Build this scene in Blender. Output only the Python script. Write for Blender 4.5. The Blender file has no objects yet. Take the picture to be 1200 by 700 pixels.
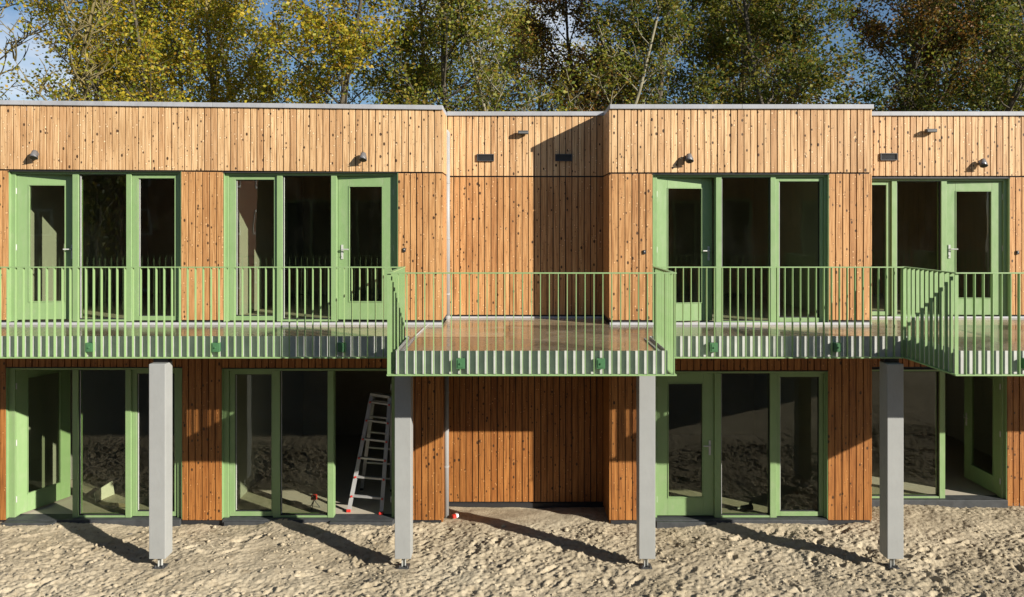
import bpy, math, random
import numpy as np
from mathutils import Vector, Matrix
random.seed(7); RNG = np.random.default_rng(11)
sc = bpy.context.scene; C = sc.collection
R_ = math.radians
# ------------------------------------------------------------ measured frame of the place (metres)
EYE = 4.57; FPX = 870.0
F = 11.3        # front wall plane
RC = 12.09      # recessed wall plane
M = 9.9         # main deck edge
P = 8.78        # projecting deck edge
FLOOR = 3.0
def X(px, d): return (px-600)*d/FPX
def Z(py, d): return EYE-(py-260)*d/FPX

# ------------------------------------------------------------ mesh helpers
class MB:
    def __init__(s): s.v=[]; s.f=[]
    def box(s, x0,x1,y0,y1,z0,z1, top=None):
        b=len(s.v); t0,t1=(z1,z1) if top is None else top
        s.v += [(x0,y0,z0),(x1,y0,z0),(x1,y1,z0),(x0,y1,z0),(x0,y0,t0),(x1,y0,t1),(x1,y1,t1),(x0,y1,t0)]
        s.f += [tuple(b+i for i in q) for q in ((0,3,2,1),(4,5,6,7),(0,1,5,4),(1,2,6,5),(2,3,7,6),(3,0,4,7))]
        return s
    def quad(s,a,b,c,d):
        n=len(s.v); s.v+=[a,b,c,d]; s.f.append((n,n+1,n+2,n+3)); return s
    def beam(s, a, b, w, h, up=(0,0,1)):
        a=Vector(a); b=Vector(b); d=(b-a).normalized(); u=Vector(up)
        if abs(d.dot(u))>.98: u=Vector((0,1,0))
        sx=d.cross(u).normalized(); sy=sx.cross(d).normalized(); n=len(s.v)
        for p in (a,b):
            for i,j in ((-1,-1),(1,-1),(1,1),(-1,1)): s.v.append(tuple(p+sx*i*w/2+sy*j*h/2))
        s.f += [tuple(n+i for i in q) for q in ((0,1,2,3),(7,6,5,4),(0,4,5,1),(1,5,6,2),(2,6,7,3),(3,7,4,0))]
        return s
    def tube(s, pts, rad, n=8, cap=True):
        pts=[Vector(p) for p in pts]; rad=rad if hasattr(rad,'__len__') else [rad]*len(pts); b=len(s.v)
        for k,p in enumerate(pts):
            d=(pts[min(k+1,len(pts)-1)]-pts[max(k-1,0)])
            d=d.normalized() if d.length>1e-9 else Vector((0,0,1))
            u=Vector((0,0,1)) if abs(d.z)<.9 else Vector((1,0,0))
            sx=d.cross(u).normalized(); sy=d.cross(sx).normalized()
            for i in range(n):
                a=2*math.pi*i/n; s.v.append(tuple(p+(sx*math.cos(a)+sy*math.sin(a))*rad[k]))
        for k in range(len(pts)-1):
            for i in range(n):
                j=(i+1)%n; s.f.append((b+k*n+i,b+k*n+j,b+(k+1)*n+j,b+(k+1)*n+i))
        if cap:
            s.f.append(tuple(b+i for i in range(n))[::-1]); s.f.append(tuple(b+(len(pts)-1)*n+i for i in range(n)))
        return s
    def build(s, name, mat, parent=None, smooth=False, bevel=0, inv=True, props=None):
        me=bpy.data.meshes.new(name); me.from_pydata(s.v,[],s.f); me.validate(); me.update()
        me.materials.append(mat)
        if smooth: me.polygons.foreach_set('use_smooth',[True]*len(me.polygons))
        o=bpy.data.objects.new(name,me); C.objects.link(o)
        if parent is not None:
            o.parent=parent
            if inv: o.matrix_parent_inverse=Matrix.Translation(-root_loc(parent))
        if bevel:
            m=o.modifiers.new('bevel','BEVEL'); m.width=bevel; m.segments=2; m.limit_method='ANGLE'
        if props:
            for k,v in props.items(): o[k]=v
        return o
def root_loc(o):
    l=Vector((0,0,0))
    while o is not None:
        l=l+o.location
        if o.parent is not None and o.matrix_parent_inverse!=Matrix(): l=l+o.matrix_parent_inverse.translation
        o=o.parent
    return l
def thing(name,label,cat,loc=(0,0,0),group=None):
    o=bpy.data.objects.new(name,None); C.objects.link(o); o.location=loc; o.empty_display_size=.2
    o['label']=label; o['category']=cat
    if group: o['group']=group
    return o
def tag(o,label,cat,group=None):
    o['label']=label; o['category']=cat
    if group: o['group']=group
    return o
def dup(root,loc,label,rotz=None):
    r=root.copy(); C.objects.link(r); r.location=loc; r['label']=label
    if rotz is not None: r.rotation_euler=(0,0,rotz)
    for ch in list(root.children):
        c=ch.copy(); C.objects.link(c); c.parent=r
        for g in ch.children:
            d=g.copy(); C.objects.link(d); d.parent=c
    return r

# ------------------------------------------------------------ materials
def nt(name):
    m=bpy.data.materials.new(name); m.use_nodes=True; t=m.node_tree; b=t.nodes['Principled BSDF']; return m,t,b
def N(t,kind,**kw):
    n=t.nodes.new(kind)
    for k,v in kw.items():
        if k.startswith('i_'):
            n.inputs[k[2:].replace('_',' ')].default_value=v
        else: setattr(n,k,v)
    return n
def ramp(t,src,stops,interp='LINEAR'):
    r=t.nodes.new('ShaderNodeValToRGB'); r.color_ramp.interpolation=interp
    e=r.color_ramp.elements
    while len(e)<len(stops): e.new(.5)
    for q,(p,c) in zip(e,stops):
        q.position=p; q.color=(c,c,c,1) if isinstance(c,(int,float)) else (*c,1)
    t.links.new(src,r.inputs[0]); return r.outputs[0]
def mixc(t,fac,a,b,mode='MIX'):
    n=t.nodes.new('ShaderNodeMix'); n.data_type='RGBA'; n.blend_type=mode
    for s,v in ((n.inputs[0],fac),(n.inputs[6],a),(n.inputs[7],b)):
        if hasattr(v,'links'): t.links.new(v,s)
        elif isinstance(v,(int,float)): s.default_value=v
        else: s.default_value=(*v,1)
    return n.outputs[2]
def vec(t,src,scale,add=None):
    mp=t.nodes.new('ShaderNodeVectorMath'); mp.operation='MULTIPLY'; t.links.new(src,mp.inputs[0]); mp.inputs[1].default_value=scale
    if add is not None:
        a=t.nodes.new('ShaderNodeVectorMath'); a.operation='ADD'; t.links.new(mp.outputs[0],a.inputs[0]); t.links.new(add,a.inputs[1]); return a.outputs[0]
    return mp.outputs[0]
def bump(t,b,h,strength,dist):
    n=t.nodes.new('ShaderNodeBump'); n.inputs['Strength'].default_value=strength; n.inputs['Distance'].default_value=dist
    t.links.new(h,n.inputs['Height']); t.links.new(n.outputs[0],b.inputs['Normal'])
def noise(t,v,scale,detail=3,rough=.55):
    n=N(t,'ShaderNodeTexNoise'); n.inputs['Scale'].default_value=scale; n.inputs['Detail'].default_value=detail; n.inputs['Roughness'].default_value=rough
    if v is not None: t.links.new(v,n.inputs['Vector'])
    return n.outputs['Fac']
def wood(name,light,mid,dark,rough=.62):
    m,t,b=nt(name)
    tc=N(t,'ShaderNodeTexCoord'); g=N(t,'ShaderNodeNewGeometry')
    mul=N(t,'ShaderNodeMath',operation='MULTIPLY'); t.links.new(g.outputs['Random Per Island'],mul.inputs[0]); mul.inputs[1].default_value=97.3
    cb=N(t,'ShaderNodeCombineXYZ')
    for i in range(3): t.links.new(mul.outputs[0],cb.inputs[i])
    gr=noise(t,vec(t,tc.outputs['Object'],(34,34,1.3),cb.outputs[0]),1.6,5,.6)
    base=ramp(t,gr,[(.26,dark),(.47,mid),(.72,light)])
    # each board has its own tone
    rn=N(t,'ShaderNodeTexWhiteNoise',noise_dimensions='1D'); t.links.new(mul.outputs[0],rn.inputs['W'])
    tone=ramp(t,rn.outputs['Value'],[(0,(.78,.70,.63)),(.25,(.92,.88,.84)),(.6,(1,1,.98)),(1,(1.08,1.09,1.08))])
    base=mixc(t,1,base,tone,'MULTIPLY')
    # slow weathering
    wz=noise(t,vec(t,tc.outputs['Object'],(1.3,1.3,.6)),1.0,3)
    base=mixc(t,1,base,ramp(t,wz,[(.3,(.86,.84,.80)),(.7,(1.06,1.06,1.04))]),'MULTIPLY')
    # knots
    vo=N(t,'ShaderNodeTexVoronoi',feature='F1'); vo.inputs['Scale'].default_value=1; vo.inputs['Randomness'].default_value=1
    wob=vec(t,tc.outputs['Object'],(15,15,9.5),cb.outputs[0]); t.links.new(wob,vo.inputs['Vector'])
    sp=N(t,'ShaderNodeSeparateColor'); t.links.new(vo.outputs['Color'],sp.inputs[0])
    rad=N(t,'ShaderNodeMath',operation='MULTIPLY'); t.links.new(sp.outputs[0],rad.inputs[0]); rad.inputs[1].default_value=.29
    sub=N(t,'ShaderNodeMath',operation='SUBTRACT'); t.links.new(rad.outputs[0],sub.inputs[0]); t.links.new(vo.outputs['Distance'],sub.inputs[1])
    halo=ramp(t,sub.outputs[0],[(0.0,0.0),(.03,.55)])
    base=mixc(t,halo,base,tuple(c*.75 for c in mid))
    core=ramp(t,sub.outputs[0],[(.02,0.0),(.045,.95)])
    base=mixc(t,core,base,(.045,.022,.010))
    # pale cat-faces beside knots
    vo2=N(t,'ShaderNodeTexVoronoi',feature='F1'); vo2.inputs['Scale'].default_value=1
    t.links.new(vec(t,tc.outputs['Object'],(13,13,10),cb.outputs[0]),vo2.inputs['Vector'])
    base=mixc(t,ramp(t,vo2.outputs['Distance'],[(.10,.65),(.17,0.0)]),base,tuple(min(1,c*1.25+.02) for c in light))
    base=mixc(t,ramp(t,vo2.outputs['Distance'],[(.16,0.0),(.185,.6),(.215,.6),(.25,0.0)]),base,tuple(c*.45 for c in mid))
    t.links.new(base,b.inputs['Base Color'])
    b.inputs['Roughness'].default_value=rough; b.inputs['Specular IOR Level'].default_value=.35
    bump(t,b,gr,.35,.004)
    return m
def paint(name,col,rough=.4,spec=.5,var=.12,metal=0,bstr=.08,scale=3):
    m,t,b=nt(name); tc=N(t,'ShaderNodeTexCoord')
    n=noise(t,tc.outputs['Object'],scale,5,.6)
    k=ramp(t,n,[(.3,1-var),(.7,1+var*.4)])
    t.links.new(mixc(t,1,col,k,'MULTIPLY'),b.inputs['Base Color'])
    f=noise(t,tc.outputs['Object'],60,2)
    bump(t,b,f,bstr,.002)
    b.inputs['Roughness'].default_value=rough; b.inputs['Specular IOR Level'].default_value=spec; b.inputs['Metallic'].default_value=metal
    return m
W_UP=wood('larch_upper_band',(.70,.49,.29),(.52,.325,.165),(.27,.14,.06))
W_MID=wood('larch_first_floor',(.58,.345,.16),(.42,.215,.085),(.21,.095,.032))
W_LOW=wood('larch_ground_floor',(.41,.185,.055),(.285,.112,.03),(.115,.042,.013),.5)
GREEN=paint('green_window_paint',(.20,.31,.135),.38,.5,.06)
GREEN_RAIL=paint('green_powder_coat',(.225,.35,.15),.35,.5,.06)
GREEN_DARK=paint('green_bracket_paint',(.06,.16,.07),.4)
GALV=paint('galvanised_steel',(.47,.48,.46),.42,.5,.18,0,.05,6)
ALU=paint('aluminium_trim',(.42,.43,.45),.36,.5,.10,0,.03,2); ROOFTRIM=paint('roof_edge_aluminium',(.34,.35,.375),.4,.5,.18,0,.03,1.5)
LADM=paint('ladder_aluminium',(.42,.42,.42),.35,.5,.15,.3)
RED=paint('red_plastic',(.55,.03,.02),.4)
BLACKP=paint('black_plastic',(.02,.02,.022),.5)
DGREY=paint('dark_grey_metal',(.05,.052,.055),.45)
LAMPG=paint('grey_lamp_metal',(.11,.11,.115),.35)
PVC=paint('grey_pvc',(.27,.275,.275),.45,.3,.08)
GREYW=paint('grey_painted_timber',(.29,.30,.295),.55,.3,.07,0,.2,4)
MEMB=paint('black_membrane',(.018,.018,.02),.6)
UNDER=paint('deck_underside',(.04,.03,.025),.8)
INWALL=paint('interior_plaster',(.42,.42,.37),.9,.1,.06)
INDARK=paint('interior_ceiling',(.28,.26,.23),.9,.1)
INBACK=paint('interior_board',(.42,.37,.29),.9,.1,.25,0,0,1)
ROOFM=paint('roof_membrane',(.12,.12,.12),.8)
STONE=paint('door_sill_stone',(.05,.054,.058),.6,.4,.35,0,.5,9)
PAPER=paint('paper',(.72,.70,.62),.8)
WHITE=paint('white_plastic',(.8,.8,.8),.4)
def make_glass(name='window_glass',tint=(.80,.83,.75),refl=.045):
    m=bpy.data.materials.new(name); m.use_nodes=True; t=m.node_tree; t.nodes.clear()
    out=N(t,'ShaderNodeOutputMaterial'); mx=N(t,'ShaderNodeMixShader'); tr=N(t,'ShaderNodeBsdfTransparent'); gl=N(t,'ShaderNodeBsdfGlossy')
    tr.inputs[0].default_value=(*tint,1); gl.inputs['Roughness'].default_value=0.0
    lw=N(t,'ShaderNodeLayerWeight'); lw.inputs['Blend'].default_value=.5; pw=N(t,'ShaderNodeMath',operation='POWER'); t.links.new(lw.outputs['Facing'],pw.inputs[0]); pw.inputs[1].default_value=5; fr=N(t,'ShaderNodeMath',operation='MULTIPLY_ADD'); t.links.new(pw.outputs[0],fr.inputs[0]); fr.inputs[1].default_value=1-refl; fr.inputs[2].default_value=refl
    tc=N(t,'ShaderNodeTexCoord'); n=noise(t,tc.outputs['Object'],.9,2); bp=N(t,'ShaderNodeBump'); bp.inputs['Strength'].default_value=.05; bp.inputs['Distance'].default_value=.05
    t.links.new(n,bp.inputs['Height']); t.links.new(bp.outputs[0],gl.inputs['Normal'])
    # dried splashes and dust on the new glass
    vo=N(t,'ShaderNodeTexVoronoi'); vo.inputs['Scale'].default_value=9; t.links.new(tc.outputs['Object'],vo.inputs['Vector'])
    sp=ramp(t,vo.outputs['Distance'],[(.03,1.0),(.07,0.0)])
    dn=ramp(t,noise(t,vec(t,tc.outputs['Object'],(2.2,2.2,.9)),1.2,6,.7),[(.50,0.0),(.8,.008)])
    df=N(t,'ShaderNodeBsdfDiffuse'); df.inputs[0].default_value=(.5,.48,.42,1)
    mul=N(t,'ShaderNodeMath',operation='MULTIPLY_ADD'); t.links.new(sp,mul.inputs[0]); mul.inputs[1].default_value=.03; t.links.new(dn,mul.inputs[2])
    m2=N(t,'ShaderNodeMixShader')
    t.links.new(fr.outputs[0],mx.inputs[0]); t.links.new(tr.outputs[0],mx.inputs[1]); t.links.new(gl.outputs[0],mx.inputs[2])
    t.links.new(mul.outputs[0],m2.inputs[0]); t.links.new(mx.outputs[0],m2.inputs[1]); t.links.new(df.outputs[0],m2.inputs[2])
    t.links.new(m2.outputs[0],out.inputs[0]); return m
GLASS=make_glass()
def soil(m,strength,col,z0,z1):
    t=m.node_tree; b=t.nodes['Principled BSDF']; src=b.inputs['Base Color'].links[0].from_socket
    tc=N(t,'ShaderNodeTexCoord'); n=noise(t,vec(t,tc.outputs['Object'],(9,9,3)),1.5,6,.7); f=ramp(t,n,[(.48,0.0),(.72,strength)])
    t.links.new(mixc(t,f,src,col),b.inputs['Base Color']); t.links.new(ramp(t,n,[(.3,.32),(.75,.62)]),b.inputs['Roughness'])
soil(GREEN,.28,(.30,.33,.22),0,0); soil(GREEN_RAIL,.22,(.32,.36,.25),0,0); soil(GREYW,.2,(.20,.20,.185),0,0); soil(GALV,.4,(.30,.30,.28),0,0); soil(ROOFTRIM,.4,(.17,.175,.18),0,0)
def deckmat():
    m,t,b=nt('wet_concrete_deck'); tc=N(t,'ShaderNodeTexCoord')
    n=noise(t,vec(t,tc.outputs['Object'],(1,1.6,1)),1.1,6,.62); n2=noise(t,tc.outputs['Object'],14,4)
    c=ramp(t,n,[(.3,(.22,.17,.105)),(.5,(.31,.25,.16)),(.72,(.38,.32,.23))])
    c=mixc(t,1,c,ramp(t,n2,[(.3,.82),(.7,1.08)]),'MULTIPLY')
    t.links.new(c,b.inputs['Base Color']); t.links.new(ramp(t,n,[(.34,.09),(.66,.24)]),b.inputs['Roughness'])
    b.inputs['Specular IOR Level'].default_value=.75; bump(t,b,n2,.06,.004); return m
DECK=deckmat()
def infloor(name,c0,c1,rough):
    m,t,b=nt(name); tc=N(t,'ShaderNodeTexCoord'); n=noise(t,tc.outputs['Object'],3,6,.65)
    t.links.new(ramp(t,n,[(.3,c0),(.7,c1)]),b.inputs['Base Color']); b.inputs['Roughness'].default_value=rough; bump(t,b,n,.2,.01); return m
INFLOOR=infloor('dusty_concrete_floor',(.42,.37,.29),(.42,.39,.32),.8)
def sandmat():
    m,t,b=nt('building_sand'); tc=N(t,'ShaderNodeTexCoord')
    a=noise(t,tc.outputs['Object'],.7,5,.6); f=noise(t,tc.outputs['Object'],9,6,.7); g=noise(t,tc.outputs['Object'],120,3,.7)
    c=ramp(t,a,[(.3,(.33,.28,.195)),(.55,(.42,.36,.26)),(.75,(.48,.425,.315))])
    c=mixc(t,1,c,ramp(t,f,[(.25,(.58,.54,.48)),(.5,(1,1,1)),(.75,(1.10,1.09,1.06))]),'MULTIPLY')
    c=mixc(t,1,c,ramp(t,g,[(.3,.82),(.7,1.12)]),'MULTIPLY')
    t.links.new(c,b.inputs['Base Color']); b.inputs['Roughness'].default_value=.95; b.inputs['Specular IOR Level'].default_value=.15
    h=N(t,'ShaderNodeMath',operation='MULTIPLY_ADD'); t.links.new(g,h.inputs[0]); h.inputs[1].default_value=.25; t.links.new(f,h.inputs[2])
    bump(t,b,h.outputs[0],.7,.035); return m
SAND=sandmat()
def brickmat():
    m,t,b=nt('red_brick'); tc=N(t,'ShaderNodeTexCoord'); mp=N(t,'ShaderNodeMapping'); mp.inputs['Rotation'].default_value=(R_(90),0,0)
    t.links.new(tc.outputs['Object'],mp.inputs[0]); br=N(t,'ShaderNodeTexBrick'); br.inputs['Scale'].default_value=4.5
    br.inputs['Color1'].default_value=(.33,.12,.06,1); br.inputs['Color2'].default_value=(.25,.09,.05,1); br.inputs['Mortar'].default_value=(.3,.27,.23,1)
    t.links.new(mp.outputs[0],br.inputs['Vector']); t.links.new(br.outputs[0],b.inputs['Base Color']); b.inputs['Roughness'].default_value=.9; return m
BRICK=brickmat()
def leafmat(name,cols,trans=.5):
    m,t,b=nt(name); g=N(t,'ShaderNodeNewGeometry')
    st=[(i/(len(cols)-1),c) for i,c in enumerate(cols)]
    col=ramp(t,g.outputs['Random Per Island'],st)
    tl=N(t,'ShaderNodeBsdfTranslucent'); mx=N(t,'ShaderNodeMixShader'); mx.inputs[0].default_value=trans
    t.links.new(col,b.inputs['Base Color']); t.links.new(col,tl.inputs[0]); b.inputs['Roughness'].default_value=.5; b.inputs['Specular IOR Level'].default_value=.3
    out=[n for n in t.nodes if n.type=='OUTPUT_MATERIAL'][0]
    t.links.new(b.outputs[0],mx.inputs[1]); t.links.new(tl.outputs[0],mx.inputs[2]); t.links.new(mx.outputs[0],out.inputs[0]); return m
L_YEL=leafmat('autumn_yellow_leaves',[(.10,.14,.016),(.25,.27,.024),(.40,.34,.026),(.52,.40,.035),(.36,.20,.022)])
L_OLI=leafmat('olive_leaves',[(.07,.10,.016),(.14,.18,.022),(.23,.24,.03),(.32,.28,.04),(.22,.13,.025)])
L_GRN=leafmat('dark_green_leaves',[(.03,.055,.01),(.07,.10,.015),(.12,.14,.02),(.21,.20,.026),(.20,.12,.02)])
L_BRN=leafmat('russet_leaves',[(.045,.05,.012),(.10,.09,.018),(.20,.14,.025),(.26,.13,.025),(.17,.07,.02)])
def bark(name,a,c):
    m,t,b=nt(name); tc=N(t,'ShaderNodeTexCoord'); n=noise(t,vec(t,tc.outputs['Object'],(6,6,1.5)),2,5,.7)
    t.links.new(ramp(t,n,[(.3,a),(.7,c)]),b.inputs['Base Color']); b.inputs['Roughness'].default_value=.9; bump(t,b,n,.6,.03); return m
BK_D=bark('dark_bark',(.035,.03,.022),(.10,.085,.055))
BK_Y=bark('lichened_bark',(.09,.075,.028),(.23,.185,.075))
BK_P=bark('pale_bark',(.11,.10,.065),(.27,.245,.16))

# ------------------------------------------------------------ timber building
bld=thing('timber_building','two storey larch clad building with green window frames behind the balconies','building',(0,F,0))
XL,XR=-10.5,13.0; XB=9.7; YB=18.0
CL=X(517,F); CR=X(716,F); BR=X(1020,F)            # corners of the blocks
def topL(x): # left block parapet runs very slightly out of level
    return Z(122.5,F)-(x-X(0,F))*(Z(122.5,F)-Z(128.5,F))/(X(517,F)-X(0,F))
def jointL(x):
    return Z(199.2,F)-(x-X(0,F))*(Z(199.2,F)-Z(202.6,F))/(X(517,F)-X(0,F))
def boards(mb,x0,x1,y,z0,z1,pitch=.1,gap=.0135,th=.022):
    n=max(1,round((x1-x0)/pitch)); p=(x1-x0)/n
    f0=z0 if callable(z0) else (lambda x:z0); f1=z1 if callable(z1) else (lambda x:z1)
    for i in range(n):
        a=x0+i*p+gap*.5*(1+random.uniform(-.25,.25)); b=x0+(i+1)*p-gap*.5*(1+random.uniform(-.25,.25))
        j=random.uniform(-.0025,.0025); k=len(mb.v); c=.0022
        za,zb,ta,tb=f0(a),f0(b),f1(a),f1(b)
        # board with eased edges: eight-sided profile is cut to six
        pts=[(a,y+th),(a,y+j+c),(a+c,y+j),(b-c,y+j),(b,y+j+c),(b,y+th)]
        for (px,py) in pts: mb.v.append((px,py,f0(px)))
        for (px,py) in pts: mb.v.append((px,py,f1(px)))
        for q in range(5): mb.f.append((k+q,k+q+1,k+q+7,k+q+6))
        mb.f.append((k+5,k,k+6,k+11)); mb.f.append(tuple(k+i for i in range(5,-1,-1))); mb.f.append(tuple(k+6+i for i in range(6)))
def boards_side(mb,x,y0,y1,z0,z1,sgn,n,th=.022):   # boards on a return wall, face normal along sgn*x
    p=(y1-y0)/n; f=.006
    for i in range(n):
        a=y0+i*p+f; b=y0+(i+1)*p-f
        xa,xb=(x-th,x) if sgn>0 else (x,x+th)
        mb.box(xa,xb,a,b,z0,z1)
G=.012 # gap at the flashing
def wallpanel(x0,x1,y,z0,z1,mat,name='cladding'):
    mb=MB(); boards(mb,x0,x1,y,z0,z1); return mb.build(name,mat,bld)
# openings (outer px x0,x1,ytop,ybot)
UB=3.075; LB=.03; LTOP=2.70
jf=lambda x: jointL(x)-G; jt=lambda x: jointL(x)+G
W1=(10,212,200.6,377.5); W2=(262,466,202.2,377.8); W3=(765,971,204.2,380)
x_=lambda p:X(p,F)
JR=Z(203,F)  # joint, right block
JC=Z(207,RC) # joint, recesses
TF=Z(127.5,F); TR=Z(135.5,RC)
# left block upper
wallpanel(XL,CL-.001,F,jt,lambda x:topL(x),W_UP)
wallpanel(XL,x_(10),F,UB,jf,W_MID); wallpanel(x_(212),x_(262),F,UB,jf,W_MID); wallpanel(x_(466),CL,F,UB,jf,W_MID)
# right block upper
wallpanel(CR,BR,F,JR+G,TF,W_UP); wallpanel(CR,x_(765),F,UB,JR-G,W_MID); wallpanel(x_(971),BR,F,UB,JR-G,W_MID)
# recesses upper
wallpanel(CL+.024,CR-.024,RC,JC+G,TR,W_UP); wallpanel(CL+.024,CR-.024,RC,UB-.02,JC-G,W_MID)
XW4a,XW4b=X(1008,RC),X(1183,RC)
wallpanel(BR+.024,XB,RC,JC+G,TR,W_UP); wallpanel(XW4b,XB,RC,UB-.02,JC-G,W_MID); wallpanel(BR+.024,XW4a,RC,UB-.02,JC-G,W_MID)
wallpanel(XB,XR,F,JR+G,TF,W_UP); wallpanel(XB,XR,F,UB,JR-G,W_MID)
# returns
for (x,s,jz,tz) in ((CL,1,jointL(CL),topL(CL)),(CR,-1,JR,TF),(BR,1,JR,TF),(XB,-1,JR,TF)):
    a=F+.026; b=RC-.003
    mb=MB(); boards_side(mb,x+(.022 if s>0 else -.022),a,b,jz+G,tz-.01,s,8); mb.build('return_cladding',W_UP,bld)
    mb=MB(); boards_side(mb,x+(.022 if s>0 else -.022),a,b,UB,jz-G,s,8); mb.build('return_cladding',W_MID,bld)
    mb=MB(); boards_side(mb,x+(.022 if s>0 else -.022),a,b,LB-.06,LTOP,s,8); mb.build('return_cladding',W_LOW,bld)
# corner boards
for x,tz in ((CL,topL(CL)),(CR,TF),(BR,TF)):
    s=1 if x in(CL,BR) else -1
    for z0,z1,m in ((UB,(jointL(CL) if x==CL else JR)-G,W_MID),((jointL(CL) if x==CL else JR)+G,tz,W_UP),(LB,LTOP,W_LOW)):
        mb=MB().box(min(x,x+s*.024),max(x,x+s*.024),F+.003,F+.025,z0,z1); mb.build('corner_board',m,bld)
# ground floor
L1=(7,213,431,611); L2=(260,463,432,611); L3=(766,970,435,611)
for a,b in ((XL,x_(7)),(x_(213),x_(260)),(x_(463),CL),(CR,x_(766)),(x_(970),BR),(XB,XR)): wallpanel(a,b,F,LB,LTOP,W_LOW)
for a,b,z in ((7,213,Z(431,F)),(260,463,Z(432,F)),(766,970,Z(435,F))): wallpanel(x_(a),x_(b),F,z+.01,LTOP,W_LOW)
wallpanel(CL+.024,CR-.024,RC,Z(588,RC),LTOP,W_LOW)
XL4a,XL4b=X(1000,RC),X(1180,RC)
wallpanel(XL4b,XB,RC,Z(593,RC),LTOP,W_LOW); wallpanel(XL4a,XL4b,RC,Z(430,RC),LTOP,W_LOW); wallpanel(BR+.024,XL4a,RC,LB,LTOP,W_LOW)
# structural wall behind the boards (dark membrane) with holes
def backing(x0,x1,y,holes,z0,z1,name='wall_membrane'):
    """wall slab from y+.028 to y+.20 with rectangular holes [(xa,xb,za,zb)]"""
    mb=MB(); xs=sorted(holes); cur=x0; a,b=y+.028,y+.20
    for (xa,xb,za,zb) in xs:
        if xa>cur: mb.box(cur,xa,a,b,z0,z1)
        if za>z0: mb.box(xa,xb,a,b,z0,za)
        if zb<z1: mb.box(xa,xb,a,b,zb,z1)
        cur=xb
    if x1>cur: mb.box(cur,x1,a,b,z0,z1)
    return mb.build(name,MEMB,bld)
hp=lambda w:(x_(w[0]),x_(w[1]),Z(w[3],F),Z(w[2],F))
backing(XL,CL-.003,F,[(hp(W1)[0],hp(W1)[1],FLOOR+.04,hp(W1)[3]),(hp(W2)[0],hp(W2)[1],FLOOR+.04,hp(W2)[3])],2.72,6.24)
backing(CR+.003,BR-.003,F,[(hp(W3)[0],hp(W3)[1],FLOOR+.01,hp(W3)[3])],2.72,6.26)
backing(CL-.15,CR+.15,RC,[],-.2,6.26)
backing(BR-.15,XB+.15,RC,[(XW4a,XW4b,FLOOR+.01,Z(209,RC))],2.72,6.26)
backing(XB,XR,F,[],-.2,6.26)
backing(XL,CL-.003,F,[(hp(L1)[0],hp(L1)[1],.0,hp(L1)[3]),(hp(L2)[0],hp(L2)[1],.0,hp(L2)[3])],-.2,2.719)
backing(CR+.003,BR-.003,F,[(hp(L3)[0],hp(L3)[1],.0,hp(L3)[3])],-.2,2.719)
backing(BR-.15,XB+.15,RC,[(XL4a,XL4b,.0,Z(433,RC))],-.2,2.719)
for (x,s) in ((CL,-1),(CR,1),(BR,-1),(XB,1)):
    mb=MB().box(min(x,x+s*.15)+(.002 if s>0 else 0),max(x,x+s*.15)-(.002 if s<0 else 0),F+.203,RC+.025,-.2,6.24); mb.build('return_wall',MEMB,bld)
# interior: floors, ceilings, partitions
INX=[XL,-7.78,-4.52,-1.23]
def inner(name,mat,*b): return MB().box(*b).build(name,mat,bld)
def layer(name,mat,z0,z1):
    mb=MB()
    for a,b in ((XL+.01,CL-.16),(CR+.16,BR-.16),(XB+.16,XR-.01)): mb.box(a,b,F+.205,RC+.204,z0,z1)
    mb.box(XL+.01,XR-.01,RC+.205,YB-.01,z0,z1); return mb.build(name,mat,bld)
layer('ground_floor_slab',INFLOOR,-.25,.035); layer('upper_floor_slab',INFLOOR,2.70,3.03)
layer('ground_ceiling',INDARK,2.60,2.695); layer('upper_ceiling',INDARK,5.62,5.72)
for z0,z1 in ((.035,2.6),(3.03,5.62)):
    for x in (-10.4,-7.80,-4.50,-1.32,1.95,5.20,5.62,9.3):
        y0=F+.21
        inner('partition_wall',INWALL,x-.05,x+.05,y0 if x<5.4 else RC+.206,YB-.9,z0+.002,z1-.002)
    inner('back_partition',INBACK,XL+.03,XR-.03,YB-2.2,YB-2.1,z0+.003,z1-.003)
inner('rear_wall',BRICK,XL,XR,YB,YB+.3,-.2,6.24)
inner('side_wall',BRICK,XL-.3,XL-.001,F+.03,YB+.3,-.2,6.24)
inner('side_wall',BRICK,XR+.001,XR+.3,F+.03,YB+.3,-.2,6.24)
# flat roof, then its pale metal edge
mb=MB(); mb.box(XL,CL-.01,F+.06,RC-.001,6.18,6.27); mb.box(CR+.01,BR-.01,F+.06,RC-.001,6.18,6.27); mb.box(XB+.01,XR,F+.06,RC-.001,6.18,6.27); mb.box(XL,XR,RC+.03,YB+.28,6.18,6.27)
mb.build('roof',ROOFM,bld)
CAPH=.068
def cap(x0,x1,y,ztop0,ztop1,name='roof_edge_trim'):
    mb=MB(); n=len(mb.v)
    mb.v+=[(x0,y-.03,ztop0-CAPH),(x1,y-.03,ztop1-CAPH),(x1,y+.20,ztop1-CAPH),(x0,y+.20,ztop0-CAPH),(x0,y-.03,ztop0),(x1,y-.03,ztop1),(x1,y+.20,ztop1+.01),(x0,y+.20,ztop0+.01)]
    mb.f+=[tuple(n+i for i in q) for q in ((0,3,2,1),(4,5,6,7),(0,1,5,4),(1,2,6,5),(2,3,7,6),(3,0,4,7))]
    return mb.build(name,ROOFTRIM,bld,bevel=.004)
def capside(x0,x1,z): return MB().box(x0,x1,F+.203,RC-.032,z-CAPH,z).build('roof_edge_trim',ROOFTRIM,bld,bevel=.004)
zl0,zl1=topL(XL)+.062,topL(CL)+.062
ZF=TF+.062; ZR=TR+.062
segs=[(XL,-7.42),(-7.416,-4.55),(-4.546,CL+.02)]
for a,b in segs: cap(a,b,F,topL(a)+.062,topL(b)+.062)
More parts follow.
